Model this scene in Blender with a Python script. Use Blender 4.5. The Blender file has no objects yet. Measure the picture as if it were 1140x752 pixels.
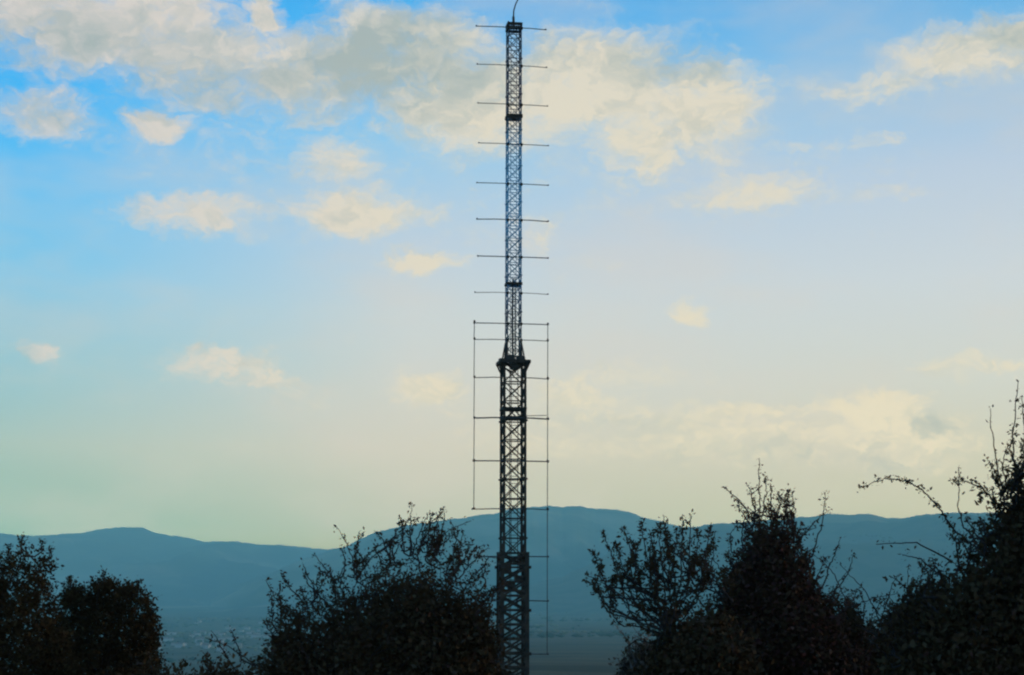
import bpy, math, random
import numpy as np

# ------------------------------------------------------------------ basics
W, H, F = 1140.0, 752.0, 1808.0
HOR = 640.0
PITCH = math.atan((HOR - H / 2) / F)
CAM = np.array([0.0, 0.0, 1.6])
col = bpy.context.scene.collection
scene = bpy.context.scene
cp, sp = math.cos(PITCH), math.sin(PITCH)


def ray(x, y):
    a, b = (x - W / 2) / F, (H / 2 - y) / F
    return np.array([a, cp - b * sp, sp + b * cp])


def at(x, y, Y):
    d = ray(x, y)
    return CAM + d * (Y / d[1])


def azel(x, y):
    d = ray(x, y)
    return math.degrees(math.atan2(d[0], d[1])), math.degrees(math.atan2(d[2], math.hypot(d[0], d[1])))


def lin(r, g, b):
    f = lambda c: (c / 255 / 12.92) if c / 255 < 0.04045 else ((c / 255 + 0.055) / 1.055) ** 2.4
    return (f(r), f(g), f(b))


def tag(o, label=None, cat=None, group=None, kind=None):
    if label: o['label'] = label
    if cat: o['category'] = cat
    if group: o['group'] = group
    if kind: o['kind'] = kind
    return o


def empty(name, loc, label, cat, group=None):
    o = bpy.data.objects.new(name, None)
    o.empty_display_size = 0.2
    col.objects.link(o)
    o.location = tuple(loc)
    return tag(o, label, cat, group)


def link(name, verts, faces, mat, parent=None, smooth=False, mat_idx=None):
    """verts: world coordinates; faces: (n,k) array or list."""
    verts = np.asarray(verts, dtype=np.float32)
    off = np.zeros(3)
    if parent is not None:
        p = parent
        while p is not None:
            off = off + np.array(p.location)
            p = p.parent
    v = verts - off.astype(np.float32)
    me = bpy.data.meshes.new(name)
    if isinstance(faces, np.ndarray):
        n, k = faces.shape
        me.vertices.add(len(v))
        me.vertices.foreach_set('co', v.ravel())
        me.loops.add(n * k)
        me.loops.foreach_set('vertex_index', faces.astype(np.int32).ravel())
        me.polygons.add(n)
        me.polygons.foreach_set('loop_start', np.arange(0, n * k, k, dtype=np.int32))
        me.polygons.foreach_set('loop_total', np.full(n, k, dtype=np.int32))
        me.update(calc_edges=True)
    else:
        me.from_pydata([tuple(map(float, q)) for q in v], [], faces)
        me.update()
    mats = mat if isinstance(mat, (list, tuple)) else [mat]
    for m in mats: me.materials.append(m)
    if mat_idx is not None:
        me.polygons.foreach_set('material_index', np.asarray(mat_idx, dtype=np.int32))
    if smooth:
        me.polygons.foreach_set('use_smooth', np.ones(len(me.polygons), dtype=bool))
    o = bpy.data.objects.new(name, me)
    col.objects.link(o)
    if parent is not None: o.parent = parent
    return o


class MB:
    def __init__(s): s.v, s.f = [], []

    def beam(s, a, b, w, h=None, sides=4, taper=1.0):
        a, b = np.array(a, float), np.array(b, float)
        h = h or w
        d = b - a
        L = np.linalg.norm(d)
        if L < 1e-6: return
        d /= L
        ref = np.array([0, 0, 1.0]) if abs(d[2]) < 0.9 else np.array([0, 1.0, 0])
        u = np.cross(d, ref); u /= np.linalg.norm(u)
        v = np.cross(u, d)
        n0 = len(s.v)
        for P, k in ((a, 1.0), (b, taper)):
            for i in range(sides):
                t = 2 * math.pi * (i + .5) / sides
                r = k * (0.7071 if sides == 4 else 0.5)
                s.v.append(P + u * math.cos(t) * w * r + v * math.sin(t) * h * r)
        for i in range(sides):
            j = (i + 1) % sides
            s.f.append((n0 + i, n0 + j, n0 + sides + j, n0 + sides + i))
        s.f.append(tuple(n0 + i for i in reversed(range(sides))))
        s.f.append(tuple(n0 + sides + i for i in range(sides)))

    def box(s, c, size, R=None):
        c = np.array(c, float); n0 = len(s.v)
        for dx in (-.5, .5):
            for dy in (-.5, .5):
                for dz in (-.5, .5):
                    q = np.array([dx * size[0], dy * size[1], dz * size[2]])
                    if R is not None: q = R @ q
                    s.v.append(c + q)
        for f in ((0, 1, 3, 2), (4, 6, 7, 5), (0, 4, 5, 1), (2, 3, 7, 6), (0, 2, 6, 4), (1, 5, 7, 3)):
            s.f.append(tuple(n0 + i for i in f))

    def build(s, name, mat, parent=None): return link(name, s.v, s.f, mat, parent)


# ------------------------------------------------------------------ materials
def new_mat(name):
    m = bpy.data.materials.new(name); m.use_nodes = True
    nt = m.node_tree
    return m, nt, nt.nodes['Principled BSDF']


def ramp(nt, stops, fac=None, interp='LINEAR'):
    r = nt.nodes.new('ShaderNodeValToRGB')
    cr = r.color_ramp; cr.interpolation = interp
    while len(cr.elements) < len(stops): cr.elements.new(0.5)
    for e, (p, c) in zip(cr.elements, stops):
        e.position = p; e.color = (*c, 1)
    if fac is not None: nt.links.new(fac, r.inputs[0])
    return r


def leaf_mat(name, stops, rough=0.6):
    m, nt, b = new_mat(name)
    g = nt.nodes.new('ShaderNodeNewGeometry')
    r = ramp(nt, stops, g.outputs['Random Per Island'])
    nt.links.new(r.outputs[0], b.inputs['Base Color'])
    b.inputs['Roughness'].default_value = rough
    b.inputs['Specular IOR Level'].default_value = 0.0
    return m


def noise_mat(name, c1, c2, scale, rough=0.8, metal=0.0, spec=0.3, bump=0.0, detail=6):
    m, nt, b = new_mat(name)
    tc = nt.nodes.new('ShaderNodeTexCoord')
    n = nt.nodes.new('ShaderNodeTexNoise')
    n.inputs['Scale'].default_value = scale; n.inputs['Detail'].default_value = detail
    nt.links.new(tc.outputs['Object'], n.inputs['Vector'])
    r = ramp(nt, [(0.35, c1), (0.65, c2)], n.outputs[0])
    nt.links.new(r.outputs[0], b.inputs['Base Color'])
    b.inputs['Roughness'].default_value = rough
    b.inputs['Metallic'].default_value = metal
    b.inputs['Specular IOR Level'].default_value = spec
    if bump:
        bp = nt.nodes.new('ShaderNodeBump'); bp.inputs['Distance'].default_value = bump
        nt.links.new(n.outputs[0], bp.inputs['Height']); nt.links.new(bp.outputs[0], b.inputs['Normal'])
    return m


M_bark = noise_mat('bark', (.035, .027, .02), (.07, .055, .042), 30, 0.9, spec=.1)
M_twig = noise_mat('twig_bark', (.03, .024, .022), (.06, .048, .042), 20, 0.9, spec=.1)
M_drybark = noise_mat('dry_stem', (.10, .085, .07), (.2, .17, .14), 20, 0.9, spec=.1)
M_leaf = leaf_mat('evergreen_leaves', [(0, (.045, .028, .014)), (.6, (.05, .034, .016)), (1, (.07, .052, .022))])
M_leaf2 = leaf_mat('hedge_leaves', [(0, (.06, .036, .018)), (.55, (.07, .045, .022)), (.85, (.075, .058, .03)), (.95, (.075, .04, .03)), (1, (.09, .07, .045))])
M_leaf3 = leaf_mat('autumn_leaves', [(0, (.06, .035, .018)), (.5, (.07, .042, .022)), (.85, (.08, .035, .03)), (1, (.12, .07, .045))])
M_leaf4 = leaf_mat('bramble_leaves', [(0, (.03, .04, .018)), (.5, (.07, .08, .03)), (1, (.14, .13, .06))])
M_dry = leaf_mat('dry_leaves', [(0, (.08, .06, .038)), (.5, (.14, .105, .07)), (1, (.2, .155, .105))], .8)
M_steel = noise_mat('dark_painted_steel', (.03, .028, .022), (.075, .055, .038), 3, 0.7, 0.0, .15)
M_rod = noise_mat('weathered_aluminium', (.05, .06, .065), (.10, .11, .11), 5, 0.5, 0.5, .4)
M_gear = noise_mat('dark_housing', (.03, .035, .03), (.07, .06, .05), 2, 0.6, 0, .3)
M_glass = noise_mat('red_lamp_glass', (.25, .03, .02), (.35, .05, .03), 2, 0.2)

# colour bands up the slim top mast, by height
def band_mat(z0, z1):
    m, nt, b = new_mat('mast_colour_bands')
    g = nt.nodes.new('ShaderNodeNewGeometry')
    s = nt.nodes.new('ShaderNodeSeparateXYZ'); nt.links.new(g.outputs['Position'], s.inputs[0])
    mr = nt.nodes.new('ShaderNodeMapRange')
    mr.inputs[1].default_value = z0; mr.inputs[2].default_value = z1
    nt.links.new(s.outputs[2], mr.inputs[0])
    dark, blue, red, navy, gry = (.03, .04, .045), (.20, .62, .85), (.28, .16, .17), (.02, .05, .10), (.14, .15, .155)
    r = ramp(nt, [(0, dark), (.09, (.04, .09, .11)), (.14, navy), (.215, (.08, .26, .42)), (.345, (.2, .42, .52)),
                  (.40, blue), (.66, (.20, .52, .70)), (.70, gry), (.80, red), (.93, gry), (.965, navy)],
             mr.outputs[0])
    n = nt.nodes.new('ShaderNodeTexNoise'); n.inputs['Scale'].default_value = 6
    mx = nt.nodes.new('ShaderNodeMix'); mx.data_type = 'RGBA'
    fm = nt.nodes.new('ShaderNodeMath'); fm.operation = 'MULTIPLY'; fm.inputs[1].default_value = .45; nt.links.new(n.outputs[0], fm.inputs[0])
    nt.links.new(fm.outputs[0], mx.inputs['Factor']); nt.links.new(r.outputs[0], mx.inputs['A'])
    mx.inputs['B'].default_value = (.10, .12, .13, 1)
    nt.links.new(mx.outputs['Result'], b.inputs['Base Color'])
    b.inputs['Roughness'].default_value = .5
    return m

# ------------------------------------------------------------------ terrain
rng = np.random.default_rng(7)


def vnoise(x, y, seed=0):
    xi, yi = np.floor(x).astype(np.int64), np.floor(y).astype(np.int64)
    fx, fy = x - xi, y - yi
    fx, fy = fx * fx * (3 - 2 * fx), fy * fy * (3 - 2 * fy)

    def h(a, b):
        n = (a * 374761393 + b * 668265263 + seed * 982451653) & 0x7fffffff
        n = ((n ^ (n >> 13)) * 1274126177) & 0x7fffffff
        return ((n ^ (n >> 16)) & 0xffff) / 65535.0
    return (h(xi, yi) * (1 - fx) * (1 - fy) + h(xi + 1, yi) * fx * (1 - fy)
            + h(xi, yi + 1) * (1 - fx) * fy + h(xi + 1, yi + 1) * fx * fy)


def fbm(x, y, seed=0, oct=5):
    v, a, t = 0, .5, 0
    for i in range(oct):
        v = v + a * vnoise(x * 2 ** i, y * 2 ** i, seed + i); t += a; a *= .5
    return v / t - .5


BR = [0.5, 10, 20, 40, 67, 150, 400, 900, 1500, 2500, 3500, 5000, 8000, 30000]
BZ = [0, -.3, -1.0, -3.2, -7, -19, -46, -72, -99, -130, -158, -172, -180, -180]
BZ2 = [0, -.3, -1.0, -3.2, -7, -15, -28, -47, -69, -95, -115, -138, -162, -180]
RA = [(-900, 600), (-500, 585), (-250, 600), (-80, 589), (0, 593), (40, 598), (85, 594), (110, 589), (130, 587), (160, 589), (190, 597), (230, 603),
      (262, 604), (300, 608), (350, 611), (390, 611), (450, 608), (600, 604), (700, 600), (760, 596), (890, 590), (1140, 588), (1300, 592), (1500, 585), (1900, 600)]
RC = [(-900, 690), (560, 680), (640, 640), (720, 600), (760, 589), (820, 583), (890, 578),
      (920, 574), (955, 573), (985, 577), (1005, 578), (1035, 573), (1060, 571), (1100, 572), (1140, 576), (1300, 588), (1500, 575), (1900, 600)]
RB = [(-900, 680), (240, 670), (300, 640), (340, 622), (385, 608), (415, 595), (440, 588), (480, 582), (530, 575), (575, 568), (610, 565),
      (640, 564.5), (670, 566), (700, 571), (730, 579), (760, 587), (800, 596), (850, 610), (900, 628), (1000, 660), (1900, 680)]


def to_azz(lst):
    a = np.array([azel(x, y) for x, y in lst])
    return a[:, 0], np.tan(np.radians(a[:, 1]))


A_az, A_t = to_azz(RA); B_az, B_t = to_azz(RB); C_az, C_t = to_azz(RC)


def sstep(t):
    t = np.clip(t, 0, 1); return t * t * (3 - 2 * t)


def height(az, r):
    x, y = r * np.sin(np.radians(az)), r * np.cos(np.radians(az))
    base = np.interp(np.log(np.maximum(r, .5)), np.log(BR), BZ)
    az = (az + 180) % 360 - 180
    base2 = np.interp(np.log(np.maximum(r, .5)), np.log(BR), BZ2)
    base = base + (base2 - base) * sstep((az + 4.5) / 4.0)
    base = base + fbm(x / 900, y / 900, 3) * 22 * sstep((r - 1500) / 3000)
    base = base + fbm(x / 9, y / 9, 9, 3) * .5 * sstep((r - 12) / 20)
    aw = np.clip(np.abs((az + 180) % 360 - 180), 0, 180) * np.sign((az + 180) % 360 - 180)
    out = base
    for az_t, t_t, r0, w, w2, seed in ((A_az, A_t, 15500, 5200, 4500, 21), (B_az, B_t, 11200, 3600, 3500, 41), (C_az, C_t, 8900, 3300, 2600, 61)):
        tt = np.interp(aw, az_t, t_t)
        tt = tt + fbm(aw * 1.7 + 100, aw * 0 + seed, seed, 7) * .0024 + fbm(aw * 14 + 50, aw * 0 + seed, seed + 3, 3) * .0007
        if r0 > 12000: tt = tt + np.where(np.abs(aw) > 25, fbm(aw / 6, aw * 0, 5, 3) * .03, 0)
        zc = 1.6 + r0 * tt
        s = np.where(r < r0, sstep((r - (r0 - w)) / w) ** .9, sstep(1 - (r - r0) / w2))
        spur = ((.5 - np.abs(fbm(x / 1500, y / 2600, seed + 7, 6)) * 3.2) * 260 + fbm(x / 500, y / 800, seed + 9, 4) * 120) * np.sin(np.clip(s, 0, 1) * math.pi) 
        hh = base + np.maximum(zc - base, 0) * s + spur * np.where(zc > base, 1, 0)
        out = np.maximum(out, hh)
    return out


def polar(name, r_list, az_list, mat, center=False):
    A, R = np.meshgrid(az_list, r_list)
    Z = height(A, R)
    X, Y = R * np.sin(np.radians(A)), R * np.cos(np.radians(A))
    v = np.stack([X.ravel(), Y.ravel(), Z.ravel()], 1)
    nr, na = len(r_list), len(az_list)
    i, j = np.meshgrid(np.arange(nr - 1), np.arange(na), indexing='ij')
    j2 = (j + 1) % na
    f = np.stack([i * na + j, i * na + j2, (i + 1) * na + j2, (i + 1) * na + j], -1).reshape(-1, 4)[:, ::-1]
    o = link(name, v, np.ascontiguousarray(f), mat, smooth=True)
    return o


az_list = np.concatenate([np.arange(-26, 26, .08), np.arange(26, 334, 2.0)])
r_near = np.geomspace(.05, 8200, 190)
r_far = np.geomspace(8200, 21000, 130)


def terrain_mat(name, scale_small, scale_big, cols, dry=None):
    m, nt, b = new_mat(name)
    g = nt.nodes.new('ShaderNodeNewGeometry')
    n1 = nt.nodes.new('ShaderNodeTexNoise'); n1.inputs['Scale'].default_value = scale_big; n1.inputs['Detail'].default_value = 8
    n2 = nt.nodes.new('ShaderNodeTexVoronoi'); n2.inputs['Scale'].default_value = scale_small
    n3 = nt.nodes.new('ShaderNodeTexNoise'); n3.inputs['Scale'].default_value = 3.0; n3.inputs['Detail'].default_value = 6
    for n in (n1, n2, n3): nt.links.new(g.outputs['Position'], n.inputs['Vector'])
    r1 = ramp(nt, [(.36, cols[0]), (.5, cols[1]), (.62, cols[2])], n1.outputs[0])
    c1 = r1.outputs[0]
    if dry:                                      # warm light in the haze over the eastern hills, mixed into slope colour
        sx_ = nt.nodes.new('ShaderNodeSeparateXYZ'); nt.links.new(g.outputs['Position'], sx_.inputs[0])
        mr = nt.nodes.new('ShaderNodeMapRange'); mr.interpolation_type = 'SMOOTHSTEP'
        mr.inputs[1].default_value = 500; mr.inputs[2].default_value = 1500
        nt.links.new(sx_.outputs[0], mr.inputs[0])
        rd = ramp(nt, [(.36, dry[0]), (.5, dry[1]), (.62, dry[2])], n1.outputs[0])
        md = nt.nodes.new('ShaderNodeMix'); md.data_type = 'RGBA'
        nt.links.new(mr.outputs[0], md.inputs['Factor']); nt.links.new(c1, md.inputs['A']); nt.links.new(rd.outputs[0], md.inputs['B'])
        c1 = md.outputs['Result']
    r2 = ramp(nt, [(.1, (.4, .45, .4)), (.6, (1.4, 1.35, 1.2))], n2.outputs['Color'])
    r3 = ramp(nt, [(.3, (.6, .6, .6)), (.7, (1.4, 1.35, 1.3))], n3.outputs[0])
    m1 = nt.nodes.new('ShaderNodeMix'); m1.data_type = 'RGBA'; m1.blend_type = 'MULTIPLY'; m1.inputs['Factor'].default_value = .8
    m2 = nt.nodes.new('ShaderNodeMix'); m2.data_type = 'RGBA'; m2.blend_type = 'MULTIPLY'; m2.inputs['Factor'].default_value = .7
    nt.links.new(c1, m1.inputs['A']); nt.links.new(r2.outputs[0], m1.inputs['B'])
    nt.links.new(m1.outputs['Result'], m2.inputs['A']); nt.links.new(r3.outputs[0], m2.inputs['B'])
    nt.links.new(m2.outputs['Result'], b.inputs['Base Color'])
    b.inputs['Roughness'].default_value = .95; b.inputs['Specular IOR Level'].default_value = .05
    return m


M_ground = terrain_mat('hill_ground', .012, .003, [(.045, .042, .024), (.054, .048, .026), (.064, .054, .03)])
M_mount = terrain_mat('forested_slopes', .004, .0012, [(.015, .03, .014), (.05, .06, .03), (.20, .17, .10)], [(.09, .08, .04), (.19, .15, .085), (.30, .24, .15)])
g = tag(polar('ground', r_near, az_list, M_ground), kind='structure')
h_ = tag(polar('mountains', r_far, az_list, M_mount), kind='structure')


def ground_z(x, y):
    return float(height(np.array([math.degrees(math.atan2(x, y))]), np.array([math.hypot(x, y)]))[0])


# ------------------------------------------------------------------ haze
HZ0, HZ1 = -260.0, 1400.0
zmin = min(v.co.z for o in (g, h_) for v in o.data.vertices)
zmax = max(v.co.z for o in (g, h_) for v in o.data.vertices)
print('terrain z', zmin, zmax)
mb = MB(); S = 21400
mb.box((0, 0, (zmin - 1 + zmax + 15) / 2), (2 * S, 2 * S, zmax + 15 - zmin + 1))
mh = bpy.data.materials.new('blue_air'); mh.use_nodes = True
nt = mh.node_tree; nt.nodes.clear()
out = nt.nodes.new('ShaderNodeOutputMaterial')
pv = nt.nodes.new('ShaderNodeVolumePrincipled')
pv.inputs['Color'].default_value = (.35, .82, .83, 1)
pv.inputs['Density'].default_value = 1.15e-4
pv.inputs['Anisotropy'].default_value = 0.0
nt.links.new(pv.outputs[0], out.inputs['Volume'])
tag(mb.build('haze', mh), kind='stuff')

# ------------------------------------------------------------------ valley town
town_grp = 'small hazy houses of the town in the valley'
M_wall = noise_mat('house_plaster', (.30, .28, .25), (.55, .52, .47), .02, .9)
M_roof = noise_mat('clay_roof', (.16, .09, .06), (.28, .17, .12), .5, .9)


def house(x, y, L, Wd, hgt, rot):
    z = ground_z(x, y) - 1
    c, s = math.cos(rot), math.sin(rot)
    P = lambda a, b, zz: (x + a * c - b * s, y + a * s + b * c, z + zz)
    a, b, h1, h2, e = L / 2, Wd / 2, hgt + 1, hgt + 1 + Wd * .3, .5
    v = [P(-a, -b, 0), P(a, -b, 0), P(a, b, 0), P(-a, b, 0), P(-a, -b, h1), P(a, -b, h1), P(a, b, h1), P(-a, b, h1),
         P(-a, 0, h2 - .3), P(a, 0, h2 - .3),
         P(-a - e, -b - e, h1 - .1), P(a + e, -b - e, h1 - .1), P(a + e, 0, h2), P(-a - e, 0, h2), P(a + e, b + e, h1 - .1), P(-a - e, b + e, h1 - .1)]
    f = [(0, 1, 5, 4), (1, 2, 6, 9, 5), (2, 3, 7, 6), (3, 0, 4, 8, 7), (10, 11, 12, 13), (13, 12, 14, 15)]
    o = link('house', v, f, [M_wall, M_roof], None, False, [0, 0, 0, 0, 1, 1])
    # dark window openings a few pixels at most at this distance are left to the wall's size
    tag(o, 'tiny pale house of the hazy town far down in the valley left of the mast', 'house', town_grp)


rh = random.Random(5)
spots = []
tries = 0
while len(spots) < 85 and tries < 8000:
    tries += 1
    px = rh.uniform(150, 330) if rh.random() < .8 else rh.uniform(60, 420)
    Y = rh.uniform(3300, 6200)
    X = (px - 570) / F * Y
    # denser along a loose band
    if rh.random() > math.exp(-((Y - (3700 + (px - 150) * 7)) / 700) ** 2) + .08: continue
    if any(math.hypot(X - a, Y - b) < 28 for a, b in spots): continue
    spots.append((X, Y))
    house(X, Y, rh.uniform(9, 20), rh.uniform(7, 11), rh.uniform(4, 9), rh.uniform(-.5, .5))

# far-off trees between the houses: one uncountable mass
tv, tf = [], []
ico_v = [(0, 0, 1), (0, 0, -1)] + [(math.cos(k * 1.2566), math.sin(k * 1.2566), .35) for k in range(5)] + [(math.cos(k * 1.2566 + .63), math.sin(k * 1.2566 + .63), -.35) for k in range(5)]
ico_f = [(0, 2 + k, 2 + (k + 1) % 5) for k in range(5)] + [(2 + k, 7 + k, 2 + (k + 1) % 5) for k in range(5)] + \
        [(7 + k, 7 + (k + 1) % 5, 2 + (k + 1) % 5) for k in range(5)] + [(1, 7 + (k + 1) % 5, 7 + k) for k in range(5)]
N = 5200
pxs = np.where(rng.uniform(0, 1, N) < .6, rng.uniform(20, 520, N), rng.uniform(520, 1100, N)); Ys = rng.uniform(2600, 7000, N)
Xs = (pxs - 570) / F * Ys
keep = fbm(Xs / 260, Ys / 260, 77, 4) > .02
Xs, Ys = Xs[keep], Ys[keep]
Zs = height(np.degrees(np.arctan2(Xs, Ys)), np.hypot(Xs, Ys))
iv = np.array(ico_v)
for X, Y, Z in zip(Xs, Ys, Zs):
    s = rng.uniform(2.0, 5)
    n0 = len(tv)
    for q in iv * rng.uniform(.75, 1.25, (12, 3)) * np.array([1.6, 1.2, .8]):
        tv.append((X + q[0] * s, Y + q[1] * s, Z + s * .7 + q[2] * s))
    tf += [tuple(n0 + i for i in f) for f in ico_f]
tag(link('valley_trees', np.array(tv), np.array(tf), M_mount), kind='stuff')

# ------------------------------------------------------------------ radio mast
D = 67.0
mx0 = at(571, 600, D)[0]


def zpx(y): return at(571, y, D)[2]
def mpx(y): return (D * cp + (zpx(y) - 1.6) * sp) / F      # metres per pixel at that height


YAW = math.radians(9)
Rz = np.array([[math.cos(YAW), -math.sin(YAW), 0], [math.sin(YAW), math.cos(YAW), 0], [0, 0, 1]])
gz = ground_z(mx0, D)
mast = empty('radio_mast', (mx0, D, gz), 'tall steel lattice radio mast with rows of crossbars rising behind the shrubs into the sky', 'radio mast')
ctr = lambda z: mx0 + (z - zpx(600)) * .0022     # slight lean


def loc(u, v, z):                                # mast frame -> world
    return np.array([ctr(z), D, z]) + Rz @ np.array([u, v, 0])


def part(name, mb_, mat, parent):
    return mb_.build(name, mat, parent)


def sub_empty(name, z):
    o = bpy.data.objects.new(name, None); o.empty_display_size = .2
    col.objects.link(o); o.parent = mast
    o.location = (0, 0, z - gz)
    return o


def lattice(name, zb, zt, wb, wt, bay, leg_w, br_w, mat, xface=True):
    sec = sub_empty(name, zb)
    n = max(2, round((zt - zb) / bay))
    zs = np.linspace(zb, zt, n + 1)
    hw = lambda z: (wb + (wt - wb) * (z - zb) / (zt - zb)) / 2
    cs = [(-1, -1), (1, -1), (1, 1), (-1, 1)]
    for c in cs:
        m = MB()
        m.beam(loc(c[0] * hw(zb), c[1] * hw(zb), zb), loc(c[0] * hw(zt), c[1] * hw(zt), zt), leg_w, sides=6 if leg_w < .07 else 4)
        for z in zs[1:-1:3]:                     # flange joints
            p = loc(c[0] * hw(z), c[1] * hw(z), z)
            m.box(p, (leg_w * 1.7, leg_w * 1.7, leg_w * .7), Rz)
        m.build('leg', mat, sec)
    br = MB(); hz = br
    for k in range(4):
        a, b = cs[k], cs[(k + 1) % 4]
        for i in range(n):
            z0, z1 = zs[i], zs[i + 1]
            w0, w1 = hw(z0), hw(z1)
            e = .35 * br_w * (1 if k % 2 else -1)
            br.beam(loc(a[0] * w0, a[1] * w0 + e, z0), loc(b[0] * w1, b[1] * w1 + e, z1), br_w)
            if xface:
                br.beam(loc(b[0] * w0, b[1] * w0 - e, z0), loc(a[0] * w1, a[1] * w1 - e, z1), br_w)
        for i in range(n + 1):
            w0 = hw(zs[i])
            hz.beam(loc(a[0] * w0, a[1] * w0, zs[i]), loc(b[0] * w0, b[1] * w0, zs[i]), br_w * 1.05)
    br.build('lattice_bracing', mat, sec)
    return sec


z_plat = zpx(405); z_top = zpx(28); z_mid = zpx(622); z_wide = zpx(616)
M_up = band_mat(z_plat, z_top)
w_low = 23.5 * mpx(500); w_base = 28 * mpx(700); w_up = 15.0 * mpx(200); w_up_t = 14.3 * mpx(30)
lattice('base_section', gz - .3, z_wide, w_base * 1.02, w_base, .56, .17, .075, M_steel)
lattice('lower_section', z_mid + .02, z_plat, w_low, w_low, .80, .105, .042, M_steel)
lattice('upper_section', z_plat + .05, z_top, w_up, w_up_t, .52, .055, .026, M_up)

# heavy frame rings
def ring(z, hw, t, hgt, name, mat=M_steel, over=.0):
    m = MB()
    cs = [(-1, -1), (1, -1), (1, 1), (-1, 1)]
    for k in range(4):
        a, b = cs[k], cs[(k + 1) % 4]
        d = np.array([b[0] - a[0], b[1] - a[1]]) / 2 * over
        m.beam(loc(a[0] * hw - d[0], a[1] * hw - d[1], z + .002 * k), loc(b[0] * hw + d[0], b[1] * hw + d[1], z + .002 * k), t, hgt)
    return m.build(name, mat, mast)


for y, hw in ((456, w_low / 2), (466, w_low / 2)): ring(zpx(y), hw + .03, .07, .10, 'joint_frame')
for y in (616, 628, 658): ring(zpx(y), w_base / 2 + .03, .07, .08, 'joint_frame', over=.05 if y == 616 else 0)
ring(zpx(131), w_up / 2 + .02, .07, .13, 'joint_frame')
ring(zpx(317), w_up / 2 + .02, .06, .10, 'joint_frame')
for y in (29, 33): ring(zpx(y), w_up_t / 2 + .02, .06, .12, 'joint_frame')

# transition cone: raking struts from the platform up to the slim mast
for a in ((-1, -1), (1, -1), (1, 1), (-1, 1)):
    m = MB()
    m.beam(loc(a[0] * w_low * .50, a[1] * w_low * .50, z_plat), loc(a[0] * w_up * .5, a[1] * w_up * .5, zpx(381)), .06)
    m.beam(loc(a[0] * w_low * .40, a[1] * w_low * .40, z_plat), loc(a[0] * w_up * .5, a[1] * w_up * .5, zpx(388)), .05)
    m.beam(loc(a[0] * w_low * .40, a[1] * w_low * .40, z_plat + .02), loc(a[0] * w_low * .50, a[1] * w_low * .50, z_plat + .02), .05)
    m.build('raking_strut', M_steel, mast)

# work platform with grating, brackets and low kerb
m = MB()
pw = 33 * mpx(405)
for i in range(13):
    u = -pw / 2 + pw * i / 12
    for s in (-1, 1): m.beam(loc(u, s * pw * .5, z_plat), loc(u, s * w_up * .42, z_plat), .035, .05)
    if abs(u) > w_up * .6: m.beam(loc(u, -pw / 2, z_plat + .001), loc(u, pw / 2, z_plat + .001), .035, .05)
plat = m.build('work_platform', M_steel, mast)
m = MB(); cs = [(-1, -1), (1, -1), (1, 1), (-1, 1)]
for k in range(4):
    a, b = cs[k], cs[(k + 1) % 4]
    m.beam(loc(a[0] * pw / 2, a[1] * pw / 2, z_plat + .03), loc(b[0] * pw / 2, b[1] * pw / 2, z_plat + .03), .05, .13)
m.build('platform_rim', M_steel, mast)
for a in cs:
    m = MB()
    m.beam(loc(a[0] * pw * .48, a[1] * pw * .48, z_plat - .03), loc(a[0] * w_low * .5, a[1] * w_low * .5, z_plat - .42), .05)
    m.beam(loc(a[0] * pw * .48, a[1] * pw * .2, z_plat - .03), loc(a[0] * w_low * .5, a[1] * w_low * .2, z_plat - .36), .045)
    m.beam(loc(a[0] * w_low * .5, a[1] * w_low * .5, z_plat - .05), loc(-a[0] * w_low * .1, a[1] * w_low * .5, z_plat - .34), .05)
    m.build('platform_bracket', M_steel, mast)
for (u, v, zz, s) in ((-.2, -.38, .16, (.34, .2, .3)), (.24, -.4, .15, (.28, .2, .24)), (.02, -.33, -.16, (.42, .2, .22)), (-.52, -.1, .1, (.2, .3, .16)), (.3, .3, .2, (.25, .25, .34))):
    m = MB(); m.box(loc(u, v, z_plat + zz), s, Rz)
    m.beam(loc(u - s[0] / 2, v - s[1] / 2 - .012, z_plat + zz + s[2] * .3), loc(u + s[0] / 2, v - s[1] / 2 - .012, z_plat + zz + s[2] * .3), .02)
    m.build('equipment_box', M_gear, mast)
for (u, v, y, s) in ((-.28, -.3, 634, (.3, .24, .4)), (.2, -.32, 645, (.36, .22, .3)), (-.1, -.25, 652, (.3, .2, .3)), (.34, -.1, 624, (.24, .3, .4))):
    m = MB(); m.box(loc(u, v, zpx(y)), s, Rz); m.build('equipment_box', M_gear, mast)

# feeder cables strapped inside, and a ladder
for u in (-.09, -.03):
    m = MB()
    for z in np.arange(gz + .5, z_plat - .3, 1.2):
        m.beam(loc(u, w_low * .38, z), loc(u + .01 * math.sin(z), w_low * .38, z + 1.2), .035, sides=6)
    m.build('feeder_cable', M_gear, mast)
m = MB()
zz = np.arange(z_plat, zpx(300), .6)
for a, b in zip(zz[:-1], zz[1:]):
    m.beam(loc(-.03, 0, a), loc(-.03 + .02 * math.sin(a * 2), .02, b), .09, sides=6)
    m.beam(loc(.08, .05, a), loc(.08, .05, b), .05, sides=6)
m.build('feeder_cable', M_gear, mast)
m = MB()
for s in (-.17, .17): m.beam(loc(s, -w_low * .2, gz), loc(s, -w_low * .2, z_plat), .03)
for z in np.arange(gz + .3, z_plat, .3): m.beam(loc(-.17, -w_low * .2, z), loc(.17, -w_low * .2, z), .022)
m.build('climbing_ladder', M_steel, mast)
m = MB()
for s in (-.12, .12): m.beam(loc(s, .02, z_plat), loc(s, .02, z_top), .022)
for z in np.arange(z_plat + .3, z_top, .3): m.beam(loc(-.12, .02, z), loc(.12, .02, z), .016)
m.build('climbing_ladder', M_up, mast)

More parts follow.
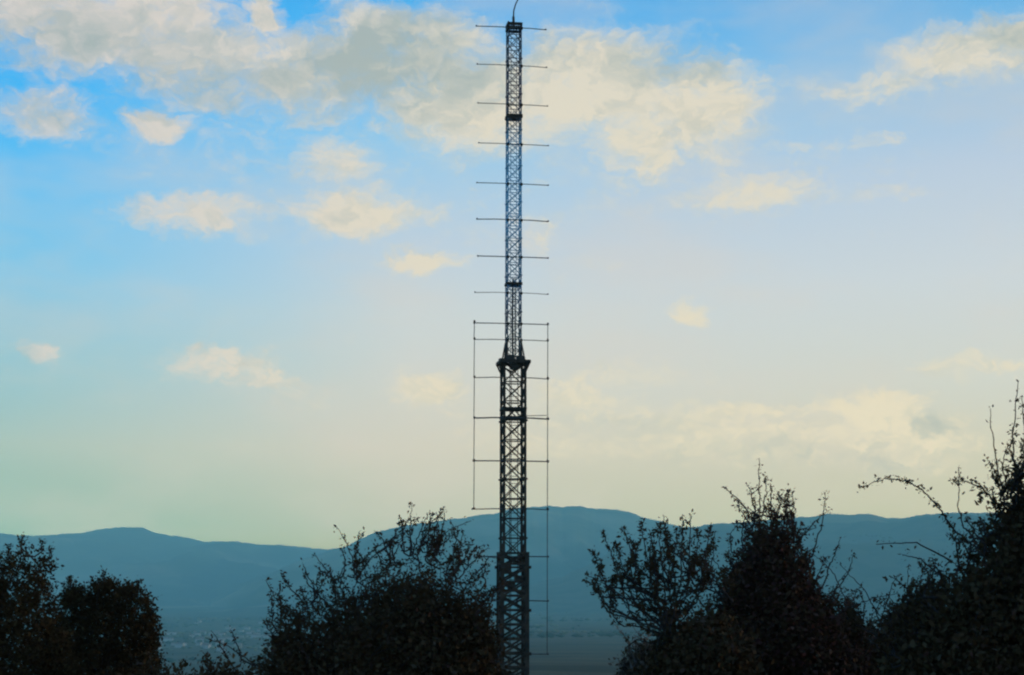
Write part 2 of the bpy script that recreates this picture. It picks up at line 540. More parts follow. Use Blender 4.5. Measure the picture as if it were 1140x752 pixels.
# crossbars (dipole arms)
bars = [(34, 530, 608, .032), (76, 531, 609, .026), (119, 532, 610, .026), (163, 533, 611, .026), (207, 531, 611, .028), (247, 531, 611, .034),
        (288, 532, 611, .034), (328, 529, 611, .022), (362, 528, 611, .034), (380, 529, 611, .028), (422.5, 528, 611, .032), (467, 528, 611, .048),
        (514.5, 527, 611, .042), (567.5, 526, 611, .034), (620, 528, 611, .04), (669, 530, 611, .04), (728, 530, 611, .035)]
for y, xl, xr, t in bars:
    z = zpx(y); k = mpx(y) / math.cos(YAW)
    u0, u1 = (xl - 573.3) * k, (xr - 573.5) * k
    v = -w_low / 2 - .05 if y > 405 else -w_up / 2 - .04
    t *= 1.25
    um = (u0 + u1) / 2; sag = .012 + .01 * math.sin(y)
    m = MB()
    for q0, q1, s0, s1 in ((u0, u0 * .5, -sag * 2, -sag * .5), (u0 * .5, u1 * .5, -sag * .5, -sag * .5), (u1 * .5, u1, -sag * .5, -sag * 2)):
        m.beam(loc(q0, v, z + s0 + sag), loc(q1, v, z + s1 + sag), t, sides=8)
    m.beam(loc(u0 - .01, v, z), loc(u0 + .05, v, z), t * 1.7, sides=8)
    m.beam(loc(u1 - .05, v, z), loc(u1 + .01, v, z), t * 1.7, sides=8)
    cb = m.build('crossbar', M_rod, mast)
    for s in (-1, 1):
        w = (w_base if y > 615 else w_low if y > 405 else w_up) / 2
        c = MB(); c.box(loc(s * w, v + .03, z), (.09, .12, .10), Rz); c.build('clamp', M_steel, cb)
# second thin bar just above the heavy one on the right
m = MB(); k = mpx(462); m.beam(loc(.3, w_low / 2, zpx(462)), loc(40 * k, w_low / 2, zpx(461)), .03, sides=8); m.build('crossbar', M_rod, mast)
# vertical side rods joining the bar ends
for xs, y0, y1 in ((528, 361, 568), (610, 362, 728)):
    m = MB(); v = -w_low / 2 - .05
    ys = [y0, 380, 422, 467, 514, 567] + ([620, 669, y1] if y1 > 600 else [])
    for a, b in zip(ys[:-1], ys[1:]):
        m.beam(loc((xs - 573.4) * mpx(a), v, zpx(a)), loc((xs - 573.4 - (.4 if xs < 571 else 0)) * mpx(b), v, zpx(b)), .037, sides=6)
    sr = m.build('side_rod', M_rod, mast)
    for y in ys[:6]:
        c = MB(); c.box(loc((xs - 573.4) * mpx(y), v, zpx(y)), (.075, .075, .085), Rz); c.build('clamp', M_steel, sr)
# bent top whip with lamp foot
m = MB()
pts = [(571.8, 27), (571.5, 20), (572, 12), (574, 5), (577, -1), (581, -9), (584, -20)]
W3 = [at(x, y, D) for x, y in pts]
for i, (a, b) in enumerate(zip(W3[:-1], W3[1:])): m.beam(a, b, .075 - .007 * i, sides=8, taper=.92)
m.build('top_whip', M_steel, mast)
m = MB(); m.beam(at(571.8, 30, D), at(571.6, 19, D), .12, sides=10); m.build('whip_base', M_gear, mast)
m = MB(); m.beam(at(566, 29, D), at(566, 24, D), .12, sides=10, taper=.6); m.build('warning_lamp', M_glass, mast)
# concrete footing
m = MB(); m.box((mx0, D, gz - .05), (w_base * 1.7, w_base * 1.7, .7), Rz)
m.build('concrete_footing', noise_mat('concrete', (.22, .21, .19), (.34, .33, .30), 4, .9), mast)


# ------------------------------------------------------------------ plants
def tubes(P, C, rp, rc, r_, sides=4):
    """curved tapered twig from each P to each C."""
    n = len(P)
    d = C - P
    L = np.linalg.norm(d, axis=1, keepdims=True); L[L < 1e-6] = 1e-6
    dn = d / L
    ref = np.tile(np.array([0., 1., 0.2]), (n, 1))
    u = np.cross(dn, ref); u /= np.maximum(np.linalg.norm(u, axis=1, keepdims=True), 1e-6)
    v = np.cross(u, dn)
    mid = (P + C) / 2 + (u * r_.normal(0, .06, (n, 1)) + v * r_.normal(0, .06, (n, 1))) * L + np.array([0, 0, -.03]) * L
    V = np.zeros((n, 3, sides, 3))
    for k, (Q, rr) in enumerate(((P, rp), (mid, (rp + rc) / 2), (C, rc))):
        for s in range(sides):
            t = 2 * math.pi * s / sides
            V[:, k, s] = Q + (u * math.cos(t) + v * math.sin(t)) * rr[:, None]
    base = np.arange(n)[:, None] * 3 * sides
    fs = []
    for k in range(2):
        for s in range(sides):
            s2 = (s + 1) % sides
            fs.append(base + np.array([[k * sides + s, k * sides + s2, (k + 1) * sides + s2, (k + 1) * sides + s]]))
    return V.reshape(-1, 3), np.concatenate(fs, 0), mid


def leaf_mesh(C, size, r_, aspect=.45, up=0.0):
    n = len(C)
    a = r_.normal(0, 1, (n, 3)); a[:, 2] += up
    a /= np.linalg.norm(a, axis=1, keepdims=True)
    b = np.cross(a, r_.normal(0, 1, (n, 3))); b /= np.maximum(np.linalg.norm(b, axis=1, keepdims=True), 1e-6)
    c = np.cross(a, b)
    s = size * r_.uniform(.4, 1.5, (n, 1))
    V = np.zeros((n, 5, 3))
    V[:, 0] = C
    V[:, 1] = C + a * s * .45 + b * s * aspect * .5 + c * s * .08
    V[:, 2] = C + a * s * .85 + b * s * aspect * .22
    V[:, 3] = C + a * s * 1.0 - b * s * .05 - c * s * .05
    V[:, 4] = C + a * s * .42 - b * s * aspect * .5 + c * s * .08
    f = np.arange(n)[:, None] * 5 + np.arange(5)[None]
    return V.reshape(-1, 3), f


def shrub(name, label, cat, top, Y, seed, base_x, fade=40, thick=.9, n_att=1100, leaves=24, leaf=.045, spread=.07,
          core=9000, core_leaf=.07, core_off=60, core_fade=30, core_amp=14, clump=1.0, auto=26, att_amp=8, mat=M_leaf2, bark=M_twig, shoots=(), bottom=800, stems=5, gaps=.0, group=None,
          gap_scale=.28, trunk_r=.05, stem_spread=.35, up=.3, shoot_leaf=.5, part_names=('stems', 'foliage'), up_bias=.3):
    r_ = np.random.default_rng(seed)
    bx = (base_x - 570) / F * Y
    gzz = ground_z(bx, Y)
    root = empty(name, (bx, Y, gzz), label, cat, group)
    tx = np.array([t[0] for t in top], float); ty = np.array([t[1] for t in top], float)
    x0, x1 = tx[0], tx[-1]
    half = (x1 - x0) / 2; xc = (x0 + x1) / 2

    def sample(n, off, fd, amp=8):
        res = []
        while sum(len(a) for a in res) < n:
            x = r_.uniform(x0, x1, n * 3); y = r_.uniform(ty.min(), bottom, n * 3)
            t = np.interp(x, tx, ty) + off
            t = t + np.maximum(fbm(x / 26, y / 60, seed + 50, 4) * 4 * amp, -amp * .5)
            edge = np.clip(np.minimum(x - x0, x1 - x) / max(12, fd), 0, 1)
            pr = np.clip((y - t) / fd, 0, 1) ** 1.1
            nz = fbm(x / F * Y / gap_scale, y / F * Y / gap_scale, seed, 3)
            ok = (r_.uniform(0, 1, n * 3) < pr) & (y > t) & (nz * (1 - np.clip((y - t) / (fd * 3), 0, 1)) > gaps - .5)
            x, y, pr = x[ok], y[ok], pr[ok]
            tt = thick * np.sqrt(np.clip(1 - ((x - xc) / (half * 1.05)) ** 2, .08, 1)) * np.clip(.25 + (y - np.interp(x, tx, ty)) / 160, .25, 1)
            dep = r_.uniform(-1, 1, len(x)) * tt
            k = 1.0
            P = np.stack([(x - 570) / F * Y, Y + dep, np.zeros(len(x))], 1)
            for i in range(len(x)): pass
            d = np.stack([(x - W / 2) / F, cp - (H / 2 - y) / F * sp, sp + (H / 2 - y) / F * cp], 1)
            P = CAM + d * ((Y) / d[:, 1])[:, None]
            P[:, 1] += dep
            gq = height(np.degrees(np.arctan2(P[:, 0], P[:, 1])), np.hypot(P[:, 0], P[:, 1]))
            P = P[P[:, 2] > gq + .03]
            res.append(P)
        return np.concatenate(res)[:n]

    att = sample(n_att, 0, fade, att_amp)
    roots = np.array([[bx + r_.normal(0, stem_spread), Y + r_.normal(0, stem_spread * .6), 0] for _ in range(stems)])
    for q in roots: q[2] = ground_z(q[0], q[1]) - .05
    nodes = [q for q in roots]; par = [-1] * stems; cost = [0.0] * stems
    order = np.argsort(np.linalg.norm((att - np.array([bx, Y, gzz])) * np.array([1, 1, 1]), axis=1))
    NP = np.zeros((stems + len(att) * 4 + 4, 3)); NC = np.zeros(len(NP)); n = stems
    NP[:stems] = roots
    par = np.full(len(NP), -1)
    for i in order:
        p = att[i]
        dv = p - NP[:n]
        d = np.linalg.norm(dv, axis=1)
        down = np.clip(-dv[:, 2], 0, None)
        j = int(np.argmin(d + .22 * NC[:n] + down * up_bias * 3))
        L = d[j]; k = j
        ns = max(1, min(4, int(L / .3)))
        for q in range(1, ns + 1):
            if n >= len(NP) - 1: break
            t = q / ns
            pt = NP[j] * (1 - t) + p * t
            if q < ns: pt = pt + r_.normal(0, .04 * L, 3)
            NP[n] = pt; par[n] = k; NC[n] = NC[k] + L / ns
            k = n; n += 1
    NP = NP[:n]; par = par[:n]
    area = np.full(n, .0022 ** 2.2)
    nchild = np.zeros(n)
    for i in range(n - 1, stems - 1, -1):
        area[par[i]] += area[i]; nchild[par[i]] += 1
    rad = np.minimum(area ** (1 / 2.2), trunk_r)
    c = np.arange(stems, n)
    P, C = NP[par[c]], NP[c]
    V, Fc, mid = tubes(P, C, np.minimum(rad[par[c]], rad[c] * 1.6), rad[c], r_)
    VV, FF = [V], [Fc]; nv = len(V)
    LC = []
    tipn = c[rad[c] < .02]
    tp = NP[tipn]
    pp = NP[par[tipn]]
    t = r_.uniform(0, 1.05, (len(tipn), leaves, 1))
    pos = pp[:, None] * (1 - t) + tp[:, None] * t + r_.normal(0, spread, (len(tipn), leaves, 3)) * .6
    LC.append(pos.reshape(-1, 3))
    # shoots: long wands beyond the crown
    shoots = list(shoots)
    ya = np.interp(xc, tx, ty)
    for q in range(auto):                        # small unruly sprigs all along the crown's edge
        sx_ = r_.uniform(x0 + 4, x1 - 4); sy_ = np.interp(sx_, tx, ty) + r_.uniform(0, 16)
        if sy_ > 735: continue
        ln = r_.uniform(6, 26) * (1.5 if r_.uniform() < .2 else 1)
        lean = (sx_ - xc) / half * .8 + r_.normal(0, .45)
        cv = r_.normal(0, .35)
        shoots.append(([(sx_ - lean * 14, sy_ + 16), (sx_, sy_), (sx_ + (lean + cv) * ln * .5, sy_ - ln * .6), (sx_ + (lean + 1.6 * cv) * ln, sy_ - ln)], r_.uniform(.4, 2.2)))
    for sh in shoots:
        pts, dens = sh[0], sh[1]
        off = r_.uniform(-.35, .35)
        Q = []
        for a, b in zip(pts[:-1], pts[1:]):
            for q in range(4):
                Q.append((a[0] + (b[0] - a[0]) * q / 4, a[1] + (b[1] - a[1]) * q / 4))
        Q.append(pts[-1])
        P3 = np.array([at(a + r_.normal(0, .7), b, Y + off + .1 * math.sin(i * .7)) for i, (a, b) in enumerate(Q)])
        j = int(np.argmin(np.linalg.norm(NP - P3[0], axis=1)))
        P3 = np.vstack([NP[j], P3])
        rr = np.linspace(.010, .0035, len(P3))
        V, Fc, _ = tubes(P3[:-1], P3[1:], rr[:-1], rr[1:], r_)
        VV.append(V); FF.append(Fc + nv); nv += len(V)
        m_ = max(1, int(dens * (len(P3) - 1)))
        i_ = r_.integers(1, len(P3) - 1, m_) if len(P3) > 2 else np.zeros(m_, int)
        tt = r_.uniform(0, 1, (m_, 1))
        lp = P3[i_] * (1 - tt) + P3[i_ + 1] * tt if len(P3) > 2 else P3[-1][None].repeat(m_, 0)
        for rep in range(3): LC.append(lp + r_.normal(0, .02, lp.shape))
        # a small tuft of leaves at the tip
        LC.append(P3[-1] + r_.normal(0, .02, (max(2, int(dens)), 3)))
    if core:
        ncl = core // 26
        cc = sample(ncl, core_off, core_fade, core_amp)
        sg = r_.uniform(.05, .15, (ncl, 1, 1)) * clump
        pc = (cc[:, None] + r_.normal(0, 1, (ncl, 26, 3)) * sg).reshape(-1, 3)
        LCc, Fcc = leaf_mesh(pc, core_leaf * .85, r_, .6)
    LP = np.concatenate(LC)
    V1, F1 = leaf_mesh(LP, leaf * .85, r_, .5, up)
    if core:
        V1, F1 = np.concatenate([V1, LCc]), np.concatenate([F1, Fcc + len(V1)])
    link(part_names[0], np.concatenate(VV), np.ascontiguousarray(np.concatenate(FF)), bark, root)
    link(part_names[1], V1, np.ascontiguousarray(F1), mat, root)
    return root


shrub('conifer_tree', 'dark dense conifer with several pointed tops at the left edge of the photo', 'tree',
      [(-120, 650), (-60, 612), (-20, 618), (0, 617), (6, 622), (9, 606), (12, 622), (18, 615), (24, 594), (29, 612), (33, 624), (38, 634), (42, 616), (46, 602),
       (49, 616), (53, 612), (56, 640), (58, 665), (60, 686), (70, 700), (84, 740)],
      19.0, 11, -10, bottom=860, fade=10, thick=.9, n_att=1500, leaves=26, leaf=.035, spread=.05, core=42000, core_off=3, core_fade=8, core_amp=2, auto=0, att_amp=2, mat=M_leaf, bark=M_bark,
      stems=1, trunk_r=.11, clump=.45, core_leaf=.05, stem_spread=.01, part_names=('trunk', 'crown'),
      shoots=[([(24, 612), (24, 597)], 6), ([(9, 618), (9, 608)], 6), ([(47, 614), (46, 602)], 6), ([(55, 620), (57, 609)], 5)])
shrub('round_tree', 'dark dense tree with a rounded crown standing right of the conifer', 'tree',
      [(40, 715), (56, 694), (65, 690), (70, 668), (72, 648), (80, 646), (86, 654), (95, 650), (105, 644), (116, 640), (125, 642), (135, 644), (142, 652), (150, 650), (158, 650), (164, 660),
       (172, 664), (178, 676), (179, 690), (172, 706), (164, 722), (160, 745), (172, 775), (176, 850)],
      22.0, 12, 112, bottom=850, fade=9, thick=.9, n_att=1300, leaves=26, leaf=.04, spread=.05, core=42000, core_off=3, core_fade=8, core_amp=2, auto=0, att_amp=2, mat=M_leaf, bark=M_bark,
      stems=1, trunk_r=.1, clump=.45, core_leaf=.05, stem_spread=.01, part_names=('trunk', 'crown'),
      shoots=[([(116, 646), (115, 636)], 5), ([(152, 656), (154, 647)], 5), ([(78, 652), (77, 643)], 5), ([(150, 700), (170, 708)], 6)])
shrub('low_bush', 'low dark ragged bush at the bottom edge between the round tree and the bushy shrub', 'bush',
      [(150, 742), (165, 738), (180, 744), (196, 748), (210, 742), (225, 745), (240, 741), (250, 738), (262, 745), (280, 748)],
      17.0, 13, 215, auto=14, fade=14, thick=.5, n_att=500, leaves=16, core=5000, core_off=10, stems=3,
      shoots=[([(170, 745), (165, 728)], 4), ([(232, 745), (228, 728)], 4), ([(200, 750), (205, 736)], 4)])
shrub('bushy_shrub', 'broad twiggy shrub with sparse upright sprigs just left of the radio mast', 'shrub',
      [(243, 745), (252, 732), (268, 735), (282, 728), (296, 706), (302, 672), (312, 655), (325, 652), (342, 645), (358, 652), (372, 642), (392, 624), (415, 612), (432, 600),
       (452, 596), (470, 590), (490, 598), (508, 604), (522, 618), (540, 630), (548, 660), (553, 690), (556, 745)],
      20.0, 14, 410, fade=80, thick=.9, n_att=2300, leaves=22, leaf=.045, spread=.06, core=46000, core_off=34, core_fade=95, core_amp=22, auto=60, mat=M_leaf2, stems=7, gaps=.36,
      shoots=[([(400, 640), (388, 612), (376, 587)], 1.6), ([(318, 680), (305, 662), (296, 645)], 1.6), ([(458, 620), (457, 590), (458, 562)], .8), ([(488, 615), (492, 590), (495, 566)], 1.4),
              ([(435, 625), (425, 600), (420, 592)], 2), ([(355, 665), (342, 640), (337, 628)], 1), ([(375, 650), (360, 630), (350, 618)], 1), ([(505, 620), (508, 600), (500, 578)], 1.5),
              ([(448, 610), (447, 585), (446, 577)], 1.6), ([(475, 610), (478, 588), (480, 577)], 1), ([(520, 630), (527, 610), (538, 622)], 1), ([(530, 640), (545, 620), (556, 622)], 1),
              ([(410, 630), (395, 610), (400, 598), (406, 592)], 1.5), ([(430, 610), (440, 596), (455, 592)], 2), ([(500, 625), (512, 608), (516, 590)], 2), ([(270, 735), (262, 715), (258, 700)], 1.5),
              ([(258, 740), (246, 720), (235, 702)], 1.5), ([(380, 650), (384, 625), (380, 610)], 1.5), ([(540, 660), (555, 655), (566, 657)], 2)])
# fan shaped shrub: bare limbs sweeping up, leaf tufts at their tips
fan = []
fr = random.Random(3)
for tx_, ty_ in ((655, 642), (662, 612), (672, 596), (683, 606), (693, 590), (702, 600), (712, 583), (722, 590), (733, 585), (742, 578), (752, 590), (760, 576), (770, 573), (778, 588), (790, 586), (797, 600), (668, 630), (686, 622), (706, 612), (728, 604), (748, 604), (664, 652), (700, 640), (720, 625), (786, 612)):
    bx_, by_ = 740 + fr.uniform(-6, 16), 700 + fr.uniform(-12, 12)
    mx_, my_ = bx_ + (tx_ - bx_) * .72, by_ + (ty_ - by_) * .42 + 4
    fan.append(([(bx_, by_), (mx_ + fr.uniform(-6, 6), my_ + fr.uniform(-5, 5)), (tx_ + (bx_ - tx_) * fr.uniform(.0, .12), ty_ + fr.uniform(9, 22)), (tx_ + fr.uniform(-3, 3), ty_ + fr.uniform(-4, 5))], fr.uniform(1.5, 4.5)))
for (P_, d_) in list(fan):
    (bx_, by_), (mx_, my_), (qx_, qy_), (ex_, ey_) = P_
    if fr.random() < .75:
        f_ = fr.uniform(.3, .8); sx_, sy_ = mx_ + (qx_ - mx_) * f_, my_ + (qy_ - my_) * f_
        dx_ = fr.choice((-1, 1)) * fr.uniform(5, 14)
        fan.append(([(sx_, sy_), (sx_ + dx_ * .6, sy_ - 8), (sx_ + dx_, sy_ - fr.uniform(14, 26))], fr.uniform(1.5, 4)))
fan += [([(742, 712), (715, 695), (698, 676), (690, 662)], .6), ([(738, 700), (705, 672), (672, 650), (652, 640)], .8),
        ([(742, 745), (728, 716), (708, 712), (697, 722), (692, 752)], .6), ([(735, 760), (726, 730), (735, 700)], .4)]
shrub('fan_shrub', 'open shrub of bare limbs fanning upward to leaf tufts right of the mast', 'shrub',
      [(724, 712), (730, 676), (738, 648), (750, 636), (765, 626), (780, 620), (800, 627), (822, 650), (850, 740)],
      18.0, 15, 762, fade=80, thick=.6, n_att=600, leaves=9, leaf=.05, spread=.06, core=20000, core_off=58, mat=M_leaf2, stems=4, gaps=.45,
      shoots=fan, stem_spread=.08, auto=12)
shrub('reddish_bush', 'tall dark bush with a wispy reddish pointed top in the right half', 'bush',
      [(735, 760), (748, 715), (765, 690), (785, 668), (803, 645), (816, 620), (826, 598), (834, 578), (842, 566), (850, 560), (862, 572), (876, 560), (884, 578), (891, 600), (899, 622), (908, 642), (918, 660),
       (932, 680), (950, 705), (975, 730), (990, 770)],
      19.5, 16, 860, fade=32, thick=1.0, n_att=1500, leaves=22, leaf=.042, spread=.06, core=44000, core_off=22, core_fade=36, core_amp=16, auto=60, clump=.8, mat=M_leaf3, stems=6, gaps=.3,
      shoots=[([(846, 575), (845, 545), (845, 510)], 1.6), ([(838, 580), (825, 560), (807, 542)], 1.3), ([(842, 575), (836, 550), (832, 540)], 2), ([(858, 575), (858, 553), (858, 538)], 2),
              ([(876, 575), (877, 555), (876, 545)], 2.5), ([(866, 575), (868, 560), (866, 548)], 1.6), ([(836, 585), (826, 570), (820, 562)], 1.5), ([(905, 620), (916, 580), (918, 548)], 1.6),
              ([(880, 580), (884, 562), (882, 548)], 2), ([(850, 570), (852, 548), (854, 530)], 1.2), ([(832, 590), (822, 582), (818, 588)], 2), ([(815, 615), (812, 600), (816, 590)], 2),
              ([(920, 640), (930, 615), (936, 600)], 1.5), ([(930, 660), (945, 635), (950, 618)], 1.2)])
shrub('tangled_bush', 'low tangled bush of thin dark twigs in the dip between the two tall right bushes', 'bush',
      [(880, 700), (915, 672), (940, 664), (955, 680), (972, 696), (985, 688), (996, 678), (1010, 664), (1040, 650)],
      21.0, 17, 968, fade=26, thick=.6, n_att=700, leaves=14, core=30000, core_off=12, auto=50, mat=M_leaf2, stems=4, gaps=.1,
      shoots=[([(950, 690), (930, 640), (908, 618)], .8), ([(985, 705), (965, 660), (935, 628)], .7), ([(975, 715), (985, 670), (1000, 640)], .9), ([(1000, 700), (1010, 660), (1012, 628)], .8),
              ([(960, 700), (962, 672), (955, 655)], 1.5), ([(990, 700), (975, 680), (980, 664)], 1)])
shrub('bramble_thicket', 'big dark thicket with an arching leafy cane and tall wispy tips at the right edge', 'thicket',
      [(975, 760), (985, 715), (1000, 690), (1008, 668), (1020, 650), (1035, 636), (1048, 624), (1060, 612), (1078, 604), (1090, 596), (1100, 588), (1108, 566), (1116, 545), (1124, 532), (1134, 515),
       (1150, 490), (1180, 470), (1230, 480), (1260, 520)],
      16.0, 18, 1120, fade=30, thick=1.1, n_att=1800, leaves=20, leaf=.04, spread=.06, core=62000, core_off=22, auto=46, core_fade=40, core_amp=20, mat=M_leaf2, stems=8, gaps=.28, stem_spread=.5,
      shoots=[([(1118, 560), (1108, 510), (1101, 455)], 1.1), ([(1130, 540), (1128, 480), (1134, 425)], 1.0), ([(1138, 530), (1141, 480), (1138, 440)], 1.2),
              ([(1085, 608), (1062, 590), (1045, 566), (1028, 546), (1008, 535), (985, 533), (955, 544)], 3.6), ([(1108, 560), (1092, 542), (1075, 536), (1060, 535)], 3.5),
              ([(1115, 560), (1110, 530), (1100, 512)], 2.5), ([(1122, 545), (1116, 520), (1120, 500)], 2.5), ([(1110, 575), (1104, 545), (1096, 550)], 2.5),
              ([(1060, 625), (1020, 604), (975, 606)], .9), ([(1085, 600), (1072, 585), (1066, 560), (1068, 520)], .5), ([(1045, 640), (1025, 622), (1004, 618)], 1.2),
              ([(1090, 600), (1080, 585), (1075, 575)], 2), ([(1126, 545), (1112, 540), (1104, 528)], 3), ([(1130, 520), (1125, 500), (1128, 480)], 2.5)])
shrub('dry_shrub', 'low rounded grey brown dry shrub at the bottom under the fan shaped shrub', 'shrub',
      [(688, 770), (692, 735), (700, 718), (712, 712), (726, 712), (738, 722), (746, 745), (752, 770)],
      23.0, 19, 718, fade=14, thick=.35, n_att=420, leaves=16, leaf=.05, spread=.05, core=5200, core_off=2, auto=10, clump=.5, mat=M_dry, bark=M_drybark, stems=3)

# ------------------------------------------------------------------ sky
SUN_AZ, SUN_EL = 62.0, 9.0
w = bpy.data.worlds.new('World'); scene.world = w; w.use_nodes = True
nt = w.node_tree; nt.nodes.clear(); LK = nt.links.new


def nd(t, **kw):
    n = nt.nodes.new(t)
    for k, v in kw.items(): setattr(n, k, v)
    return n


def mth(op, a, b=None, c=None, clamp=False):
    n = nd('ShaderNodeMath', operation=op, use_clamp=clamp)
    for i, q in enumerate((a, b, c)):
        if q is None: continue
        if isinstance(q, (int, float)): n.inputs[i].default_value = q
        else: LK(q, n.inputs[i])
    return n.outputs[0]


def mrange(v, a, b, c=0., d=1., smooth=True):
    n = nd('ShaderNodeMapRange'); n.interpolation_type = 'SMOOTHSTEP' if smooth else 'LINEAR'
    LK(v, n.inputs[0])
    for i, q in enumerate((a, b, c, d)): n.inputs[i + 1].default_value = q
    return n.outputs[0]


def mixc(f, a, b, blend='MIX'):
    n = nd('ShaderNodeMix', data_type='RGBA', blend_type=blend)
    for s, q in (('Factor', f), ('A', a), ('B', b)):
        if isinstance(q, (int, float)): n.inputs[s].default_value = q
        elif isinstance(q, tuple): n.inputs[s].default_value = (*q, 1)
        else: LK(q, n.inputs[s])
    return n.outputs['Result']


tc = nd('ShaderNodeTexCoord')
sx = nd('ShaderNodeSeparateXYZ'); LK(tc.outputs['Generated'], sx.inputs[0])
az = mth('MULTIPLY', mth('ARCTAN2', sx.outputs[0], sx.outputs[1]), 57.2958)
el = mth('MULTIPLY', mth('ARCSINE', sx.outputs[2]), 57.2958)
cb = nd('ShaderNodeCombineXYZ'); LK(az, cb.inputs[0]); LK(el, cb.inputs[1])
ae = cb.outputs[0]


def noise(vec, scale, detail=6, rough=.55, sc=(1, 1, 1), off=(0, 0, 0)):
    mp = nd('ShaderNodeMapping'); LK(vec, mp.inputs[0])
    mp.inputs['Scale'].default_value = sc; mp.inputs['Location'].default_value = off
    n = nd('ShaderNodeTexNoise'); LK(mp.outputs[0], n.inputs['Vector'])
    n.inputs['Scale'].default_value = scale; n.inputs['Detail'].default_value = detail; n.inputs['Roughness'].default_value = rough
    return n


wn = noise(ae, .33, 7, .62, (1, 1.5, 1))
wv = nd('ShaderNodeVectorMath', operation='MULTIPLY_ADD')
LK(wn.outputs['Color'], wv.inputs[0]); wv.inputs[1].default_value = (2.6, 1.3, 0); LK(ae, wv.inputs[2])
ws = nd('ShaderNodeVectorMath', operation='SUBTRACT'); LK(wv.outputs[0], ws.inputs[0]); ws.inputs[1].default_value = (1.3, .65, 0)
wn2 = noise(ws.outputs[0], 1.3, 4, .6, (1, 1.3, 1), (5, 5, 0))
wv2 = nd('ShaderNodeVectorMath', operation='MULTIPLY_ADD')
LK(wn2.outputs['Color'], wv2.inputs[0]); wv2.inputs[1].default_value = (1.3, 1.0, 0); LK(ws.outputs[0], wv2.inputs[2])
ws2 = nd('ShaderNodeVectorMath', operation='SUBTRACT'); LK(wv2.outputs[0], ws2.inputs[0]); ws2.inputs[1].default_value = (.65, .5, 0)
warp = ws2.outputs[0]
KD = 57.2958 / F


def field(blobs):
    acc = None
    for x, y, rx, ry, wt in blobs:
        a0, e0 = azel(x, y)
        sxx, syy = 1 / (rx * KD * 1.36), 1 / (ry * KD * 1.30)
        n = nd('ShaderNodeVectorMath', operation='MULTIPLY_ADD'); LK(warp, n.inputs[0])
        n.inputs[1].default_value = (sxx, syy, 0); n.inputs[2].default_value = (-a0 * sxx, -e0 * syy, 0)
        l = nd('ShaderNodeVectorMath', operation='LENGTH'); LK(n.outputs[0], l.inputs[0])
        v = mrange(l.outputs['Value'], 1.15, .2, 0, wt)
        acc = v if acc is None else mth('MAXIMUM', acc, v)
    return acc


big = [(80, 25, 130, 66, 1), (165, 14, 110, 46, 1), (310, 240, 60, 14, .6), (350, 130, 60, 20, .6), (215, 62, 150, 58, .9), (292, 22, 34, 32, .9), (335, 78, 140, 58, .9), (430, 60, 110, 66, 1), (490, 45, 90, 38, .9),
       (530, 110, 130, 74, 1), (660, 95, 140, 72, 1), (775, 115, 88, 62, 1), (700, 150, 70, 46, .9), (240, 105, 80, 26, .7),
       (370, 180, 52, 36, .8), (48, 125, 68, 36, .8), (172, 136, 42, 20, .95), (292, 18, 24, 30, 1.2), (212, 238, 92, 26, .85), (395, 238, 84, 32, .95), (486, 240, 26, 16, .55),
       (470, 291, 56, 16, .85), (725, 178, 34, 34, .85), (838, 214, 92, 26, .75), (800, 170, 70, 14, .6), (690, 205, 40, 13, .5), (975, 160, 32, 14, .55), (985, 218, 60, 12, .52),
       (1080, 62, 110, 36, .85), (1150, 40, 90, 34, .95), (975, 92, 90, 26, .7), (598, 262, 42, 28, .55), (768, 346, 26, 15, .85),
       (245, 402, 64, 24, .85), (295, 424, 46, 14, .8), (478, 430, 42, 24, .85), (330, 140, 330, 90, .36), (760, 190, 260, 70, .34), (560, 240, 120, 60, .3), (42, 392, 26, 17, .75), (5, 394, 26, 14, .3),
       (650, 455, 100, 36, .6), (700, 420, 80, 22, .55), (780, 480, 120, 40, .6), (860, 492, 200, 36, .72), (975, 458, 66, 24, 1.1), (1010, 492, 96, 38, .85), (880, 458, 60, 16, .65), (800, 460, 60, 16, .55), (1090, 410, 66, 14, .7), (600, 490, 120, 30, .5), (640, 440, 60, 26, .7), (830, 462, 70, 18, .8), (480, 455, 60, 16, .4), (330, 440, 80, 20, .35), (900, 160, 90, 12, .4), (640, 300, 60, 14, .35)]
grey = [(420, 72, 120, 62, 1), (300, 90, 130, 45, .8), (180, 70, 130, 50, .6), (60, 55, 110, 50, .55), (520, 80, 70, 40, .7), (640, 55, 90, 26, .55), (740, 70, 90, 22, .6),
        (1120, 35, 90, 24, .6), (1045, 470, 40, 12, .9), (900, 520, 200, 22, .5), (830, 505, 90, 14, .6), (700, 470, 80, 14, .55), (48, 130, 50, 25, .5), (5, 396, 26, 14, .8), (20, 20, 60, 40, .5), (980, 100, 80, 20, .3)]
fD = field(big); fG = field(grey)
n1 = noise(ae, .55, 10, .64, (1, 1.7, 1), (3, 1, 0))
n2 = noise(warp, .26, 3, .5, (1, 1.5, 1), (3 - .22, 1 + .22, 0)); n4 = noise(warp, .26, 3, .5, (1, 1.5, 1), (3, 1, 0))
nn = mth('SUBTRACT', n1.outputs[0], .5)
n5 = noise(warp, 1.0, 4, .55, (1, 1.5, 1), (9, 2, 0))
billow = mth('MULTIPLY_ADD', mth('ABSOLUTE', mth('SUBTRACT', n5.outputs[0], .5)), 3.0, -.22)
dens = mth('MULTIPLY_ADD', billow, .5, mth('MULTIPLY_ADD', nn, 1.3, mth('MULTIPLY', fD, 1.08)))
alpha = mrange(dens, .13, 1.02)
